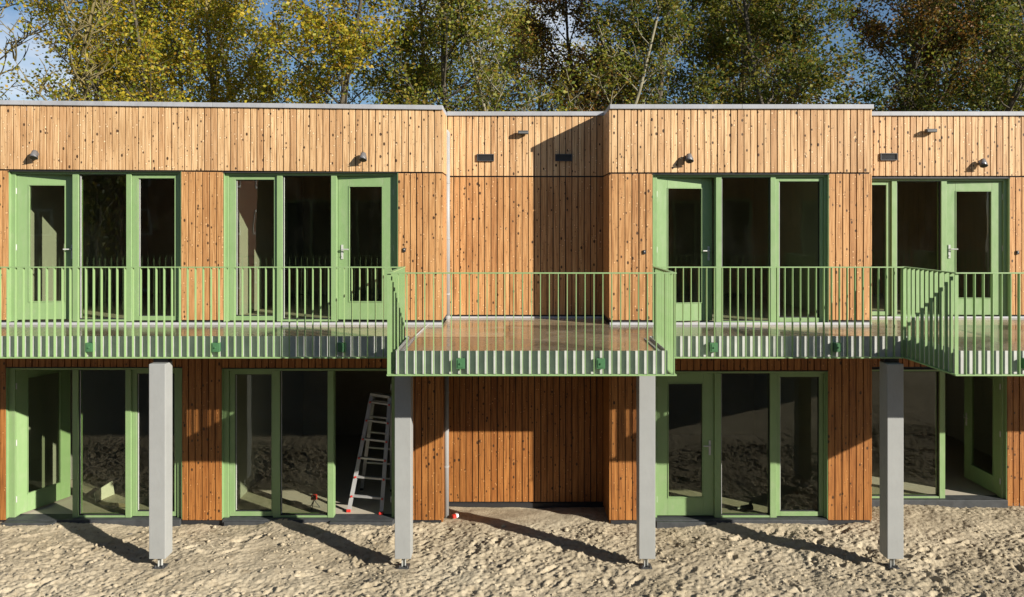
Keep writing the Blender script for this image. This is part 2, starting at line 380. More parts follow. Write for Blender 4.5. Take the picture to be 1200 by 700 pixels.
capside(CL-.16,CL+.02,zl1); cap(CL+.022,CR-.022,RC,ZR,ZR); capside(CR-.02,CR+.16,ZF)
cap(CR-.02,3.49,F,ZF,ZF); cap(3.494,BR+.04,F,ZF,ZF); capside(BR-.14,BR+.04,ZF); cap(BR+.042,XB-.022,RC,ZR,ZR); capside(XB-.02,XB+.16,ZF); cap(XB-.02,XR,F,ZF,ZF)
# base flashings on the deck + black base strip at ground
def strip(x0,x1,y0,y1,z0,z1,m,name): return MB().box(x0,x1,y0,y1,z0,z1).build(name,m,bld)
for a,b,y in ((XL,CL+.018,F),(CR-.018,BR+.018,F)): strip(a,b,y-.012,y+.026,FLOOR+.002,FLOOR+.036,ALU,'base_flashing')
for a,b,y in ((CL+.03,CR-.03,RC),(BR+.03,XB-.03,RC)): strip(a,b,y-.012,y+.026,FLOOR+.002,FLOOR+.026,ALU,'base_flashing')
for a,b,y in ((XL,x_(7),F),(x_(213),x_(260),F),(x_(463),CL,F),(CR,x_(766),F),(x_(970),BR,F),(XB,XR,F)): strip(a,b,y+.012,y+.027,-.15,.02,MEMB,'base_strip')
for a,b in ((CL+.03,CR-.03),(XL4b,XB-.03)): strip(a,b,RC+.004,RC+.027,-.3,Z(590,RC),MEMB,'base_strip')

# ------------------------------------------------------------ windows and doors (parts of the building)
def ring(mb,x0,x1,z0,z1,y0,y1,wl,wr,wt,wb):
    mb.box(x0,x0+wl,y0,y1,z0,z1); mb.box(x1-wr,x1,y0,y1,z0,z1)
    mb.box(x0+wl,x1-wr,y0,y1,z1-wt,z1)
    if wb: mb.box(x0+wl,x1-wr,y0,y1,z0,z0+wb)
def fixpart(o,par):  # parent below a part: mesh data are in world coordinates
    o.parent=par; o.matrix_parent_inverse=Matrix.Identity(4)
    return o
def sub(mb,name,mat,par,bevel=0):
    o=mb.build(name,mat,None,bevel=bevel); o.parent=par; o.matrix_parent_inverse=Matrix.Identity(4); return o
def leaf(name,hx,hy,z0,z1,w,hinge,ang,handle=True,stile=.165,top=.15,bot=.27,label=None):
    """door leaf: hinge 'L'/'R', ang = degrees opened inwards (+y). Built about its hinge, then placed."""
    s=1 if hinge=='L' else -1; h=z1-z0; th=.062
    def bx(mb,a,b,y0,y1,c,d): mb.box(min(s*a,s*b),max(s*a,s*b),y0,y1,c,d)
    mb=MB(); bx(mb,0,stile,0,th,0,h); bx(mb,w-stile,w,0,th,0,h); bx(mb,stile,w-stile,0,th,h-top,h); bx(mb,stile,w-stile,0,th,0,bot)
    o=mb.build(name,GREEN,None,bevel=.004); o.location=(hx,hy,z0); o.rotation_euler=(0,0,s*R_(ang))
    o.parent=bld; o.matrix_parent_inverse=Matrix.Translation((0,-F,0))
    if label: o['label']=label
    def ch(mb,n,m,bv=0):
        c=mb.build(n,m,None,bevel=bv); c.parent=o; return c
    g=MB(); bx(g,stile-.01,w-stile+.01,.028,.034,bot-.01,h-top+.01); ch(g,'door_pane',GLASS)
    g=MB(); a,b,c,d=stile,w-stile,bot,h-top; t_=.012
    for q in ((a,a+t_,c,d),(b-t_,b,c,d),(a+t_,b-t_,d-t_,d),(a+t_,b-t_,c,c+t_)): bx(g,q[0],q[1],-.008,.027,q[2],q[3])
    ch(g,'glazing_bead',GREEN)
    if handle:
        g=MB(); hxp=w-.065; bx(g,hxp-.016,hxp+.016,-.012,-.001,.93,1.15); g.tube([(s*hxp,-.012,1.08),(s*hxp,-.055,1.08),(s*(hxp-.11),-.06,1.08)],.010,8); g.tube([(s*hxp,-.012,.975),(s*hxp,-.022,.975)],.011,8)
        ch(g,'door_handle',GALV)
    for zz in (.25,h*.5,h-.25): ch(MB().tube([(s*-.006,-.008,zz-.045),(s*-.006,-.008,zz+.045)],.009,8),'hinge',GALV)
    return o
def unit(y,x0,x1,z0,z1,mull,bays,sill=True):
    """y = cladding plane; mull=[(xa,xb)]; bays=[(kind,xa,xb,opts)] in metres"""
    yf=y+.055; J=.075
    mb=MB(); jl=bays[0][1]-x0; jr=x1-bays[-1][2]
    mb.box(x0,x0+jl,yf,yf+.12,z0,z1); mb.box(x1-jr,x1,yf,yf+.12,z0,z1); mb.box(x0+jl,x1-jr,yf,yf+.12,z1-.045,z1)
    for a,b in mull: mb.box(a,b,yf-.004,yf+.12,z0,z1-.045)
    for k,a,b,o in bays:
        if k=='fixed': mb.box(a,b,yf+.002,yf+.12,z0,z0+.028)
    fr=mb.build('window_frame',GREEN,None,bevel=.003); fr.parent=bld; fr.matrix_parent_inverse=Matrix.Translation((0,-F,0))
    # lining of the reveal
    [sub(MB().box(a_,b_,y+.004,yf-.001,z0,z1-.006),'reveal_lining',GREEN,fr) for a_,b_ in ((x0-.001,x0+.004),(x1-.004,x1+.001))]
    sub(MB().box(x0-.01,x1+.01,y-.010,yf-.001,z1-.004,z1+.001),'head_flashing',DGREY,fr)
    for k,a,b,o in bays:
        zt=z1-.045; zb=z0
        if k=='fixed':
            g=MB(); ring(g,a,b,zb+.028,zt,yf+.022,yf+.06,.012,.012,.012,.012); sub(g,'gasket',MEMB,fr)
            sub(MB().box(a+.01,b-.01,yf+.045,yf+.051,zb+.036,zt-.01),'pane',GLASS,fr)
            sub(MB().box(a+.0125,a+.019,yf+.030,yf+.044,zb+.045,zt-.014),'spacer_bar',GALV,fr)
        elif k=='sash':
            sl=o.get('l',.065); sr=o.get('r',.06); st=.055; sb=.065
            g=MB(); ring(g,a+.004,b-.004,zb+.012,zt-.006,yf+.028,yf+.098,sl,sr,st,sb); sub(g,'sash',GREEN,fr,.003)
            g=MB(); ring(g,a+sl,b-sr,zb+sb+.012,zt-st-.006,yf+.05,yf+.085,.012,.012,.012,.012); sub(g,'gasket',MEMB,fr)
            sub(MB().box(a+sl+.005,b-sr-.005,yf+.066,yf+.072,zb+sb+.012,zt-st-.01),'pane',GLASS,fr)
            sub(MB().box(a+sl+.0125,a+sl+.019,yf+.052,yf+.065,zb+sb+.03,zt-st-.02),'spacer_bar',GALV,fr)
        elif k=='door':
            w=b-a-.008; hx=a+.004 if o['hinge']=='L' else b-.004
            leaf('door',hx,yf+.03,zb+.02,zt-.006,w,o['hinge'],o['ang'],o.get('handle',True),label=o.get('label'))
    return fr
def PX(d): return lambda p:X(p,d)
f=PX(F+.055); zf=lambda p:Z(p,F)
unit(F,x_(10),x_(212),FLOOR+.045,zf(200.6),[(f(85),f(92)),(f(148),f(154))],
     [('door',f(18),f(85),dict(hinge='L',ang=7)),('fixed',f(92),f(148),{}),('sash',f(154),f(208),dict(l=.085,r=.055))])
unit(F,x_(262),x_(466),FLOOR+.045,zf(202.2),[(f(324.5),f(331)),(f(388),f(394.5))],
     [('sash',f(268),f(324.5),dict(l=.09,r=.05)),('fixed',f(331),f(388),{}),('door',f(394.5),f(461),dict(hinge='R',ang=3))])
unit(F,x_(765),x_(971),FLOOR+.02,zf(204.2),[(f(839),f(845.5)),(f(903),f(909))],
     [('door',f(770),f(839),dict(hinge='L',ang=8)),('fixed',f(845.5),f(903),{}),('sash',f(909),f(966),dict(l=.06,r=.05))])
r=PX(RC+.055); zr=lambda p:Z(p,RC)
unit(RC,XW4a,XW4b,FLOOR+.02,zr(209),[(r(1045),r(1051)),(r(1103),r(1109.5))],
     [('sash',XW4a+.07,r(1045),dict(l=.07,r=.07)),('fixed',r(1051),r(1103),{}),('door',r(1109.5),r(1176),dict(hinge='R',ang=1.5))])
unit(F,x_(7),x_(213),.045,zf(431),[(f(85),f(91.5)),(f(147),f(153.5))],
     [('door',f(17.5),f(85),dict(hinge='L',ang=66,handle=False,label='green glazed door standing wide open')),('fixed',f(91.5),f(147),{}),('sash',f(153.5),f(208),dict(l=.07,r=.055))])
unit(F,x_(260),x_(463),.045,zf(432),[(f(320),f(328)),(f(384),f(391))],
     [('sash',f(268),f(320),dict(l=.08,r=.03)),('fixed',f(328),f(384),{}),('door',f(391),f(459),dict(hinge='R',ang=96))])
unit(F,x_(766),x_(970),.045,zf(435),[(f(837.5),f(845)),(f(902.5),f(910))],
     [('door',f(770),f(837.5),dict(hinge='L',ang=0)),('fixed',f(845),f(902.5),{}),('sash',f(910),f(966),dict(l=.06,r=.06))])
unit(RC,XL4a,XL4b,.045,zr(433),[(r(1101),r(1107.5))],
     [('fixed',XL4a+.07,r(1101),{}),('door',r(1107.5),r(1174),dict(hinge='R',ang=88,label='glazed door swung inward beyond the open doorway'))])
# sills
def sill(a,b,y,z1,z0=-.12,dy=.07):
    o=MB().box(a,b,y-dy,y+.21,z0,z1).build('door_sill',STONE,bld,bevel=.006); return o
sill(x_(8),x_(212),F,.043,dy=.03); sill(x_(261),x_(462),F,.043,dy=.03); sill(x_(767),x_(969),F,.043,dy=.03); sill(XL4a,XL4b,RC,.043,dy=.03)
sill(x_(8),x_(68),F-.032,.035,dy=.10); sill(x_(388),x_(461),F-.032,.038,dy=.08); sill(x_(768),x_(838),F-.032,.03,dy=.06)
sill(x_(264),x_(318),F-.032,.02,dy=.03)
# small keyed switches beside the doors
for k,(px,py,d) in enumerate(((474,293,F),(755,295.5,F),(1192,296,RC))):
    xx,zz=X(px,d),Z(py,d); t_=thing('door_bell',['small black door bell plate between the left block glazing and the drainpipe','small black door bell plate right of the balcony recess on the right block','small black door bell plate at the far right edge'][k],'door bell',(xx,d,zz),'door bell plates')
    MB().box(xx-.02,xx+.02,d-.022,d-.003,zz-.03,zz+.03).build('bell_plate',BLACKP,t_,bevel=.004)
    MB().tube([(xx,d-.022,zz+.008),(xx,d-.03,zz+.008)],.008,10).build('button',GALV,t_)

# ------------------------------------------------------------ balcony deck
deck=thing('balcony_deck','concrete balcony floor with steel edge, wet and brown, running along the first floor','balcony',(0,M,FLOOR))
mb=MB(); PL,PR=-1.37,1.83; QL,QR=5.31,8.40
mb.box(XL,XR,M,F-.013,2.80,FLOOR); mb.box(CL+.025,CR-.025,F-.0129,RC-.013,2.80,FLOOR); mb.box(BR+.025,XB-.025,F-.0129,RC-.013,2.80,FLOOR)
mb.box(PL,PR,P,M-.0005,2.80,FLOOR); mb.box(QL,QR,P,M-.0005,2.80,FLOOR)
mb.build('floor_slab',DECK,deck)
mb=MB(); mb.box(XL,XR,M+.003,F-.02,2.785,2.7995); mb.box(CL+.03,CR-.03,F-.019,RC-.02,2.785,2.7995); mb.box(BR+.03,XB-.03,F-.019,RC-.02,2.785,2.7995)
mb.box(PL+.01,PR-.01,P+.003,M,2.785,2.7995); mb.box(QL+.01,QR-.01,P+.003,M,2.785,2.7995); mb.build('soffit',UNDER,deck)
def fascia(x0,x1,y0,y1): MB().box(x0,x1,y0,y1,2.757,FLOOR+.045).build('edge_fascia',GALV,deck)
t_=.008
for a,b in ((XL,-7.2),(-7.197,-4.3),(-4.297,PL-t_-.001),(PR+t_+.001,3.5),(3.503,QL-t_-.001),(QR+t_+.001,XR)): fascia(a,b,M-t_,M-.0006)
for a,b in ((PL-t_,PR+t_),(QL-t_,QR+t_)):
    fascia(a,b,P-t_,P-.0006)
    for q in ((a,a+t_-.0006),(b-t_+.0006,b)): MB().box(q[0],q[1],P,M,2.757,FLOOR+.045).build('edge_fascia',GALV,deck)
for xx in (PL+.05,PR-.05,QL+.05,QR-.05):
    MB().box(xx-.016,xx+.016,P+.01,M+.02,FLOOR+.003,FLOOR+.018).build('floor_trim',ALU,deck)
MB().beam((PL+.05,M+.03,FLOOR+.014),(CL-.20,F-.03,FLOOR+.010),.018,.012).build('floor_trim',ALU,deck)
# dark timber lining below the deck edge (deck beam)
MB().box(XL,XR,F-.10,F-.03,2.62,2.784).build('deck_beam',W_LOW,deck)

# ------------------------------------------------------------ railings
ZT=Z(313.3,M-.05); ZB0=2.768
bal_me=MB().box(-.0045,.0045,-.021,.021,ZB0+.010,ZT-.006); 
_o=bal_me.build('baluster',GREEN_RAIL); BAL=_o.data; bpy.data.objects.remove(_o)
def railing(label,pts,brackets,splits=()):
    """pts: polyline of (x,y); each run gets a handrail, a bottom rail and balusters"""
    x0,y0=pts[0]; t=thing('balcony_railing',label,'railing',(x0,y0,FLOOR),'green flat bar railings round the balconies')
    inv=Matrix.Translation((-x0,-y0,-FLOOR))
    for k in range(len(pts)-1):
        a=Vector((*pts[k],0)); b=Vector((*pts[k+1],0)); d=(b-a); L=d.length; d.normalize(); alongx=abs(d.x)>.5
        e=.026; aa=a-d*(e if True else 0); bb=b+d*e
        if k>0: aa=a+d*.027
        cuts=[0]+[s for s in splits if alongx and 0<s<L]+[L]
        for q in range(len(cuts)-1):
            p0=aa if q==0 else a+d*(cuts[q]+.0015); p1=bb if q==len(cuts)-2 else a+d*(cuts[q+1]-.0015)
            for zc,n in ((ZT,'handrail'),(ZB0,'bottom_rail')):
                h=.014 if n=='handrail' else .016
                MB().beam((p0.x,p0.y,zc),(p1.x,p1.y,zc),.052,h).build(n,GREEN_RAIL,t,bevel=.002)
        n=round(L/.1045)
        for i in range(n+1):
            if k>0 and i==0: continue
            p=a+d*(L*i/n)
            o=bpy.data.objects.new('baluster',BAL); C.objects.link(o); o.location=(p.x,p.y,0)
            if not alongx: o.rotation_euler=(0,0,R_(90))
            o.rotation_euler.z+=random.uniform(-.012,.012)
            o.parent=t; o.matrix_parent_inverse=inv
    for bx_,by_ in brackets:
        g=MB(); g.box(bx_-.05,bx_+.05,by_-.024,by_+.038,2.845,2.965); g.box(bx_-.035,bx_+.035,by_-.030,by_-.0245,2.86,2.95)
        g.tube([(bx_,by_-.03,2.905),(bx_,by_-.042,2.905)],.012,6)
        g.build('bracket',GREEN_DARK,t)
RM=M-.052; RP=P-.052; XA,XZ=-1.445,1.905; XQ=5.225
dM=RM-.03
railing('long railing of green bars across the left block, left of the projecting balcony',[(-8.66,RM),(XA-.055,RM)],[(X(p,dM),RM) for p in (-44,104,252,400)],(3.1,6.1))
railing('railing of green bars round the projecting balcony in the middle',[(XA,RM+.03),(XA,RP),(XZ,RP),(XZ,RM+.03)],[(X(540,RP),RP),(X(704,RP),RP)],(1.7,))
railing('railing of green bars in front of the right block between two projecting balconies',[(XZ+.055,RM),(XQ-.055,RM)],[(X(837,dM),RM),(X(982,dM),RM)],(1.35,))
railing('short railing of green bars beyond the projecting balcony at the right edge',[(8.53,RM),(12.4,RM)],[(9.6,RM)])
railing('railing of green bars round the projecting balcony at the right edge',[(XQ,RM+.03),(XQ,RP),(8.475,RP),(8.475,RM+.03)],[(X(1204,RP),RP),(7.6,RP)],(1.9,))

# ------------------------------------------------------------ columns
def make_column():
    t=thing('support_column','grey square timber column on a steel foot before the glazing at far left','column',(0,0,0),'grey columns standing in the sand')
    w=.1075
    o=MB().box(-w,w,-w,w,.115,2.69).build('post',GREYW,t,bevel=.006)
    g=MB().box(-.10,.10,.0,.10,2.692,2.784); g.build('head_plate',BLACKP,t)
    g=MB(); g.box(-.026,.026,-.006,.006,-.02,.114); g.box(-.026,-.018,-.03,-.0065,-.02,.114); g.box(.018,.026,-.03,-.0065,-.02,.114); g.build('steel_foot',GALV,t); MB().box(-.075,.075,-.075,.075,-.034,-.021).build('foot_plate',DGREY,t)
    for sx in (-.05,.05):
        MB().tube([(sx,-.05,-.021),(sx,-.05,.006)],.013,6).build('bolt',DGREY,t)
    return t
col0=make_column(); cy=9.8+.1075
cz=(-.0)
col0.location=(X(184,9.8),cy,0)
dup(col0,(X(472,9.8),cy,0),'grey square timber column in front of the doorway with the ladder')
dup(col0,(X(758.5,9.8),cy,0),'grey square timber column left of the closed green ground floor door')
dup(col0,(X(1049.5,9.8),cy,0),'grey square timber column in front of the recess at the right')

# ------------------------------------------------------------ drainpipe
dp=thing('drainpipe','grey plastic drainpipe in the left corner of the middle recess','drainpipe',(-1.03,11.9,0))
yp=RC-.06; xu=X(524,yp)
MB().tube([(xu,yp,FLOOR+.0),(xu,yp,Z(160,yp))],.045,16).build('pipe',PVC,dp,smooth=True)
MB().tube([(xu,yp,Z(161,yp)),(xu,yp,Z(156,yp)),(xu-.012,yp,Z(155,yp)),(xu-.055,yp,Z(154.5,yp))],.046,14).build('elbow',PVC,dp)
yl=11.6; xlw=CL+.050
MB().tube([(xlw,yl,-.12),(xlw,yl,2.784)],.042,16).build('pipe',PVC,dp,smooth=True)
g=MB()
for zz in (3.4,4.3,5.2): g.tube([(xu,yp,zz-.012),(xu,yp,zz+.012)],.050,16)
for zz in (.75,1.9): g.tube([(xlw,yl,zz-.012),(xlw,yl,zz+.012)],.047,16)
g.build('pipe_clamp',PVC,dp); MB().tube([(xu,yp,FLOOR+.001),(xu,yp,FLOOR+.05)],.05,16).build('collar',PVC,dp)

# ------------------------------------------------------------ wall lamps, vents
def make_spot():
    t=thing('wall_spotlight','small grey cone spotlight above the far left upstairs door','wall lamp',(0,0,0),'grey cone spotlights on the upper cladding')
    MB().tube([(0,-.003,.02),(0,-.016,.02)],.045,16).build('wall_plate',LAMPG,t)
    MB().tube([(0,-.014,.02),(0,-.05,.025)],.014,8).build('arm',LAMPG,t)
    MB().tube([(0,-.052,.058),(0,-.062,.055),(0,-.105,-.018),(0,-.118,-.045)],[.022,.040,.056,.060],18).build('lamp_shade',LAMPG,t,smooth=True)
    MB().tube([(0,-.1181,-.0455),(0,-.1195,-.048)],.052,18).build('lens',BLACKP,t)
    return t
sp0=make_spot(); sp0.location=(X(42,F),F,Z(182.5,F)); sp0.rotation_euler.z=R_(20)
dup(sp0,(X(426,F),F,Z(185,F)),'small grey cone spotlight above the upstairs door left of the drainpipe',R_(8))
dup(sp0,(X(806,F),F,Z(186.5,F)),'small grey cone spotlight above the upstairs door of the right block',R_(2))
dup(sp0,(X(1150,RC),RC,Z(192,RC)),'small grey cone spotlight above the upstairs door in the recess at far right',R_(-14))
def make_bulk():
    t=thing('wall_floodlight','flat black rectangular wall light high on the middle recess','wall lamp',(0,0,0),'flat rectangular wall lights high on the recesses')
    MB().box(-.085,.085,-.11,-.03,-.028,.028).build('housing',DGREY,t,bevel=.008)
    MB().box(-.04,.04,-.029,-.003,-.03,.02).build('mount',DGREY,t)
    MB().box(-.075,.075,-.116,-.1105,-.02,.006).build('diffuser',paint('frosted_glass',(.13,.13,.125),.3),t)
    return t
b0=make_bulk(); b0.location=(X(613,RC),RC,Z(156,RC))
dup(b0,(X(1088,RC),RC,Z(154,RC)),'flat black rectangular wall light high on the recess at the right')
def make_vent():
    t=thing('wall_vent','flat dark grey vent grille on the sunlit half of the middle recess','vent',(0,0,0),'dark rectangular vent grilles')
    w=.138; h=.058
    g=MB(); ring(g,-w,w,-h,h,-.03,-.004,.012,.012,.012,.012); g.build('vent_frame',DGREY,t)
    g=MB().box(-w+.012,w-.012,-.012,-.005,-h+.012,h-.012)
    for i in range(5): g.beam((-w+.014,-.020,-h+.022+i*.018),(w-.014,-.020,-h+.022+i*.018),.014,.003,(0,.6,.8))
    g.build('louvres',DGREY,t); return t
v0=make_vent(); v0.location=(X(569,RC),RC,Z(185,RC))
dup(v0,(X(660.5,RC),RC,Z(185,RC)),'flat dark vent grille on the shaded half of the middle recess')
dup(v0,(X(1041,RC),RC,Z(184,RC)),'flat dark grey vent grille over the narrow window of the right recess')

# ------------------------------------------------------------ ladder in the open doorway
lad=thing('step_ladder','aluminium folding ladder with red joints standing just inside the open doorway','ladder',(-2.28,11.6,.04))
fl=Vector((X(409,11.62),11.62,.055)); fr_=Vector((X(447,11.52),11.52,.055)); tl=Vector((X(436,12.0),12.0,1.79)); trr=Vector((X(457,11.93),11.93,1.76))
bl=Vector((X(424,12.55),12.55,.055)); brr=Vector((X(459,12.5),12.5,.055))
for a,b in ((fl,tl),(fr_,trr)):
    MB().beam(a,b,.028,.06,(1,0,0)).build('stile',LADM,lad)
for a,b in ((bl,tl+Vector((.02,.05,-.02))),(brr,trr+Vector((.02,.05,-.02)))):
    MB().beam(a,b,.026,.055,(1,0,0)).build('rear_stile',LADM,lad)
for i in range(6):
    k=(i+.75)/6.0*.97
    a=fl.lerp(tl,k); b=fr_.lerp(trr,k); MB().beam(a,b,.045,.028).build('rung',LADM,lad)
    c=bl.lerp(tl,k); d=brr.lerp(trr,k); MB().beam(c+Vector((0,.03,0)),d+Vector((0,.03,0)),.04,.025).build('rear_rung',LADM,lad)
    g=MB(); g.beam(a-Vector((0,.035,.013)),a-Vector((0,.035,-.013)),.03,.012); g.beam(b-Vector((0,.035,.013)),b-Vector((0,.035,-.013)),.03,.012); g.build('lock',RED,lad)
g=MB()
for p in (fl,fr_): g.tube([p+Vector((-.03,-.03,.0)),p+Vector((.03,-.03,0))],.024,12)
g.build('wheel',RED,lad)
g=MB()
for p in (bl,brr): g.box(p.x-.025,p.x+.025,p.y-.03,p.y+.03,.036,.07)
g.build('rubber_foot',BLACKP,lad)
MB().beam(tl-Vector((.01,0,0)),trr+Vector((.01,0,0)),.10,.04).build('top_hinge',LADM,lad)
# ------------------------------------------------------------ tools and rubbish
t=thing('laser_level','small red laser level on black tripod legs on the floor behind the middle pane','tool',(X(368,11.75),11.75,.035))
c=Vector((X(368,11.75),11.75,.04))
for a in (20,140,260): MB().tube([c+Vector((0,0,.13)),c+Vector((.09*math.cos(R_(a)),.09*math.sin(R_(a)),.0))],.008,6).build('tripod_leg',BLACKP,t)
MB().box(c.x-.045,c.x+.045,c.y-.035,c.y+.035,.17,.25).build('body',RED,t,bevel=.012); MB().box(c.x-.025,c.x+.025,c.y-.038,c.y-.0355,.19,.235).build('lens',BLACKP,t)
t=thing('power_tool','small black power tool lying on the floor behind the right block pane','tool',(X(876,11.6),11.6,.035)); c=Vector((X(876,11.62),11.62,.04))
MB().tube([c+Vector((-.10,0,.05)),c+Vector((.08,.02,.06))],[.035,.045],10).build('body',BLACKP,t,smooth=True)
MB().beam(c+Vector((.02,0,.05)),c+Vector((.07,.02,.15)),.035,.035).build('handle',BLACKP,t,bevel=.006)
MB().tube([c+Vector((-.10,0,.05)),c+Vector((-.16,-.01,.045))],.012,8).build('chuck',GALV,t)
MB().box(c.x-.20,c.x-.11,c.y+.03,c.y+.10,.037,.075).build('battery',DGREY,t,bevel=.006)
t=tag(MB().beam((X(112,12.0),12.0,.06),(X(133,12.35),12.35,.12),.015,.30).build('cardboard_sheet',PAPER),'crumpled pale sheet lying on the floor inside the far left room','sheet')
t=tag(MB().beam((X(118,11.9),11.9,.055),(X(150,11.75),11.75,.075),.02,.05).build('timber_offcut',paint('raw_pine',(.6,.48,.3),.7)),'pale strip of timber lying on the floor behind the far left pane','offcut')
t=thing('drink_carton','small red and white carton lying in the sand beside the drainpipe','carton',(X(534,11.6),11.6,-.01)); cx=X(534,11.55)
MB().beam((cx-.040,11.50,.0),(cx+.005,11.53,.005),.048,.048).build('carton_body',RED,t); MB().beam((cx+.006,11.5306,.005),(cx+.035,11.55,.009),.049,.049).build('carton_end',WHITE,t)

# ------------------------------------------------------------ sand ground: one sheet out to the horizon
def lat(shape_seed):
    rg=np.random.default_rng(shape_seed); return rg.random((256,256))*2-1
LAT=[lat(i) for i in range(8)]
def vnoise(x,y,s,k):
    L=LAT[k%8]; x=x*s; y=y*s; xi=np.floor(x).astype(int); yi=np.floor(y).astype(int); fx=x-xi; fy=y-yi
    fx=fx*fx*(3-2*fx); fy=fy*fy*(3-2*fy); g=lambda a,b:L[a%256,b%256]
    return (g(xi,yi)*(1-fx)+g(xi+1,yi)*fx)*(1-fy)+(g(xi,yi+1)*(1-fx)+g(xi+1,yi+1)*fx)*fy
def axis(lo,a,b,hi,st,grow):
    m=list(np.arange(a,b+1e-6,st)); l=[]; p=a; s=st
    while p>lo: s*=grow; p-=s; l.append(p)
    h=[]; p=m[-1]; s=st
    while p<hi: s*=grow; p+=s; h.append(p)
    return np.array(l[::-1]+m+h)
ax=axis(-320,-9.3,9.6,320,.02,1.22); ay=axis(-320,7.6,12.2,420,.018,1.22)
gx,gy=np.meshgrid(ax,ay)
def relief(x,y):
    wx=x+.10*vnoise(x,y,2.3,5); wy=y+.10*vnoise(x,y,2.3,6)
    # trodden lumps stretched along a diagonal
    u=wx*.82+wy*.57; v=-wx*.57+wy*.82
    big=.030*vnoise(wx,wy,.9,0)+.022*vnoise(u,v*1.5,2.6,1)
    r1=1-np.abs(vnoise(u*.75,v*1.4,8.5,2)); r2=1-np.abs(vnoise(u*.85,v*1.25,17,3))
    fine=(.016*(r1**2-.45)+.017*(r2**2-.4)+.014*vnoise(x,y,29,4))*(.8+.6*vnoise(x,y,.8,6))+.008*vnoise(x,y,50,7)
    return big,fine
big,fine=relief(gx,gy)
near=np.clip((y_:=gy)-0,0,1)*0+1
mask=np.exp(-np.maximum(0,np.abs(gx)-9.5)/1.5)*np.exp(-np.maximum(0,8.0-gy)/2.5)
calm=np.clip(((gy-11.25)/.35),0,1)*((gx>CL-.1)&(gx<CR+.1))
calm2=np.clip((gy-10.95)/.3,0,1)*.30
fm=(1-.93*calm)*(1-calm2)
z=big*mask*(1-.4*calm)+fine*mask*fm-.03+.045*np.clip((gy-10.9)/.38,0,1)*np.clip(vnoise(gx,gy,1.7,3)+.1,0,1)
# foot prints: oval hollows with a pushed-up rim
rg=np.random.default_rng(5)
for i in range(300):
    cx_,cy_=rg.uniform(-9,9.4),rg.uniform(7.7,11.05); a=rg.normal(.75,.55); L_,W_=rg.uniform(.10,.16),rg.uniform(.045,.07); dpt=rg.uniform(.008,.034)
    ix=np.searchsorted(ax,[cx_-.4,cx_+.4]); iy=np.searchsorted(ay,[cy_-.4,cy_+.4])
    sx=gx[iy[0]:iy[1],ix[0]:ix[1]]-cx_; sy=gy[iy[0]:iy[1],ix[0]:ix[1]]-cy_
    u=(sx*math.cos(a)+sy*math.sin(a))/L_; v=(-sx*math.sin(a)+sy*math.cos(a))/W_; q=np.sqrt(u*u+v*v)
    z[iy[0]:iy[1],ix[0]:ix[1]]+= -dpt*np.exp(-(q**4)) + .45*dpt*np.exp(-((q-1.35)/.32)**2)
# keep it below floors at the building, raise a smooth bank in the recess
z+= -.05*np.clip((gy-11.4)/.6,0,1)
inside=(gy>F+.02)&((gx<CL-.02)|((gx>CR+.02)&(gx<BR-.02))|(gy>RC+.02)|(gx>XB+.02))
z=np.where(inside,np.minimum(z,-.13),z)
# hollow rounds at the column feet
for px in (184,472,758.5,1049.5):
    cx_=X(px,9.8); d2=(gx-cx_)**2+(gy-cy)**2; k=np.exp(-d2/.03); z=z*(1-k)+(-.035)*k
ny,nx=z.shape
verts=np.stack([gx,gy,z],-1).reshape(-1,3)
idx=np.arange(ny*nx).reshape(ny,nx); fa=np.stack([idx[:-1,:-1],idx[:-1,1:],idx[1:,1:],idx[1:,:-1]],-1).reshape(-1,4)
def npmesh(name,verts,faces,mat,smooth=False):
    me=bpy.data.meshes.new(name); n=faces.shape[1]
    me.vertices.add(len(verts)); me.vertices.foreach_set('co',verts.astype(np.float32).ravel())
    me.loops.add(faces.size); me.loops.foreach_set('vertex_index',faces.astype(np.int32).ravel())
    me.polygons.add(len(faces)); me.polygons.foreach_set('loop_start',np.arange(0,faces.size,n,dtype=np.int32)); me.polygons.foreach_set('loop_total',np.full(len(faces),n,dtype=np.int32))
    if smooth: me.polygons.foreach_set('use_smooth',np.ones(len(faces),dtype=bool))
    me.update(calc_edges=True); me.materials.append(mat); o=bpy.data.objects.new(name,me); C.objects.link(o); return o
gr=npmesh('ground',verts,fa,SAND,True); gr['kind']='structure'
# clods of sand, too many to count
def gz(x,y):
    i=min(max(np.searchsorted(ax,x),0),nx-1); j=min(max(np.searchsorted(ay,y),0),ny-1); return z[j,i]
V=[];Fc=[]; rg=np.random.default_rng(3)
ico=np.array([(0,0,1),(.89,0,.45),(.28,.85,.45),(-.72,.53,.45),(-.72,-.53,.45),(.28,-.85,.45),(.72,.53,-.45),(-.28,.85,-.45),(-.89,0,-.45),(-.28,-.85,-.45),(.72,-.53,-.45),(0,0,-1)])
icf=np.array([(0,1,2),(0,2,3),(0,3,4),(0,4,5),(0,5,1),(1,6,2),(2,7,3),(3,8,4),(4,9,5),(5,10,1),(6,7,2),(7,8,3),(8,9,4),(9,10,5),(10,6,1),(11,7,6),(11,8,7),(11,9,8),(11,10,9),(11,6,10)])
for i in range(3200):
    x=rg.uniform(-9,9.4); y=rg.uniform(7.7,11.22); s=min(.035,.006+rg.exponential(.007))
    p=ico*(1+rg.uniform(-.25,.25,(12,1)))*np.array([s*rg.uniform(.8,1.5),s,s*.75])+np.array([x,y,gz(x,y)+s*.3]); Fc.append(icf+12*i); V.append(p)
cl=npmesh('sand_clods',np.concatenate(V),np.concatenate(Fc),SAND); cl['kind']='stuff'; cl['label']='clods and crumbs of sand scattered over the trodden ground'; cl['category']='sand'

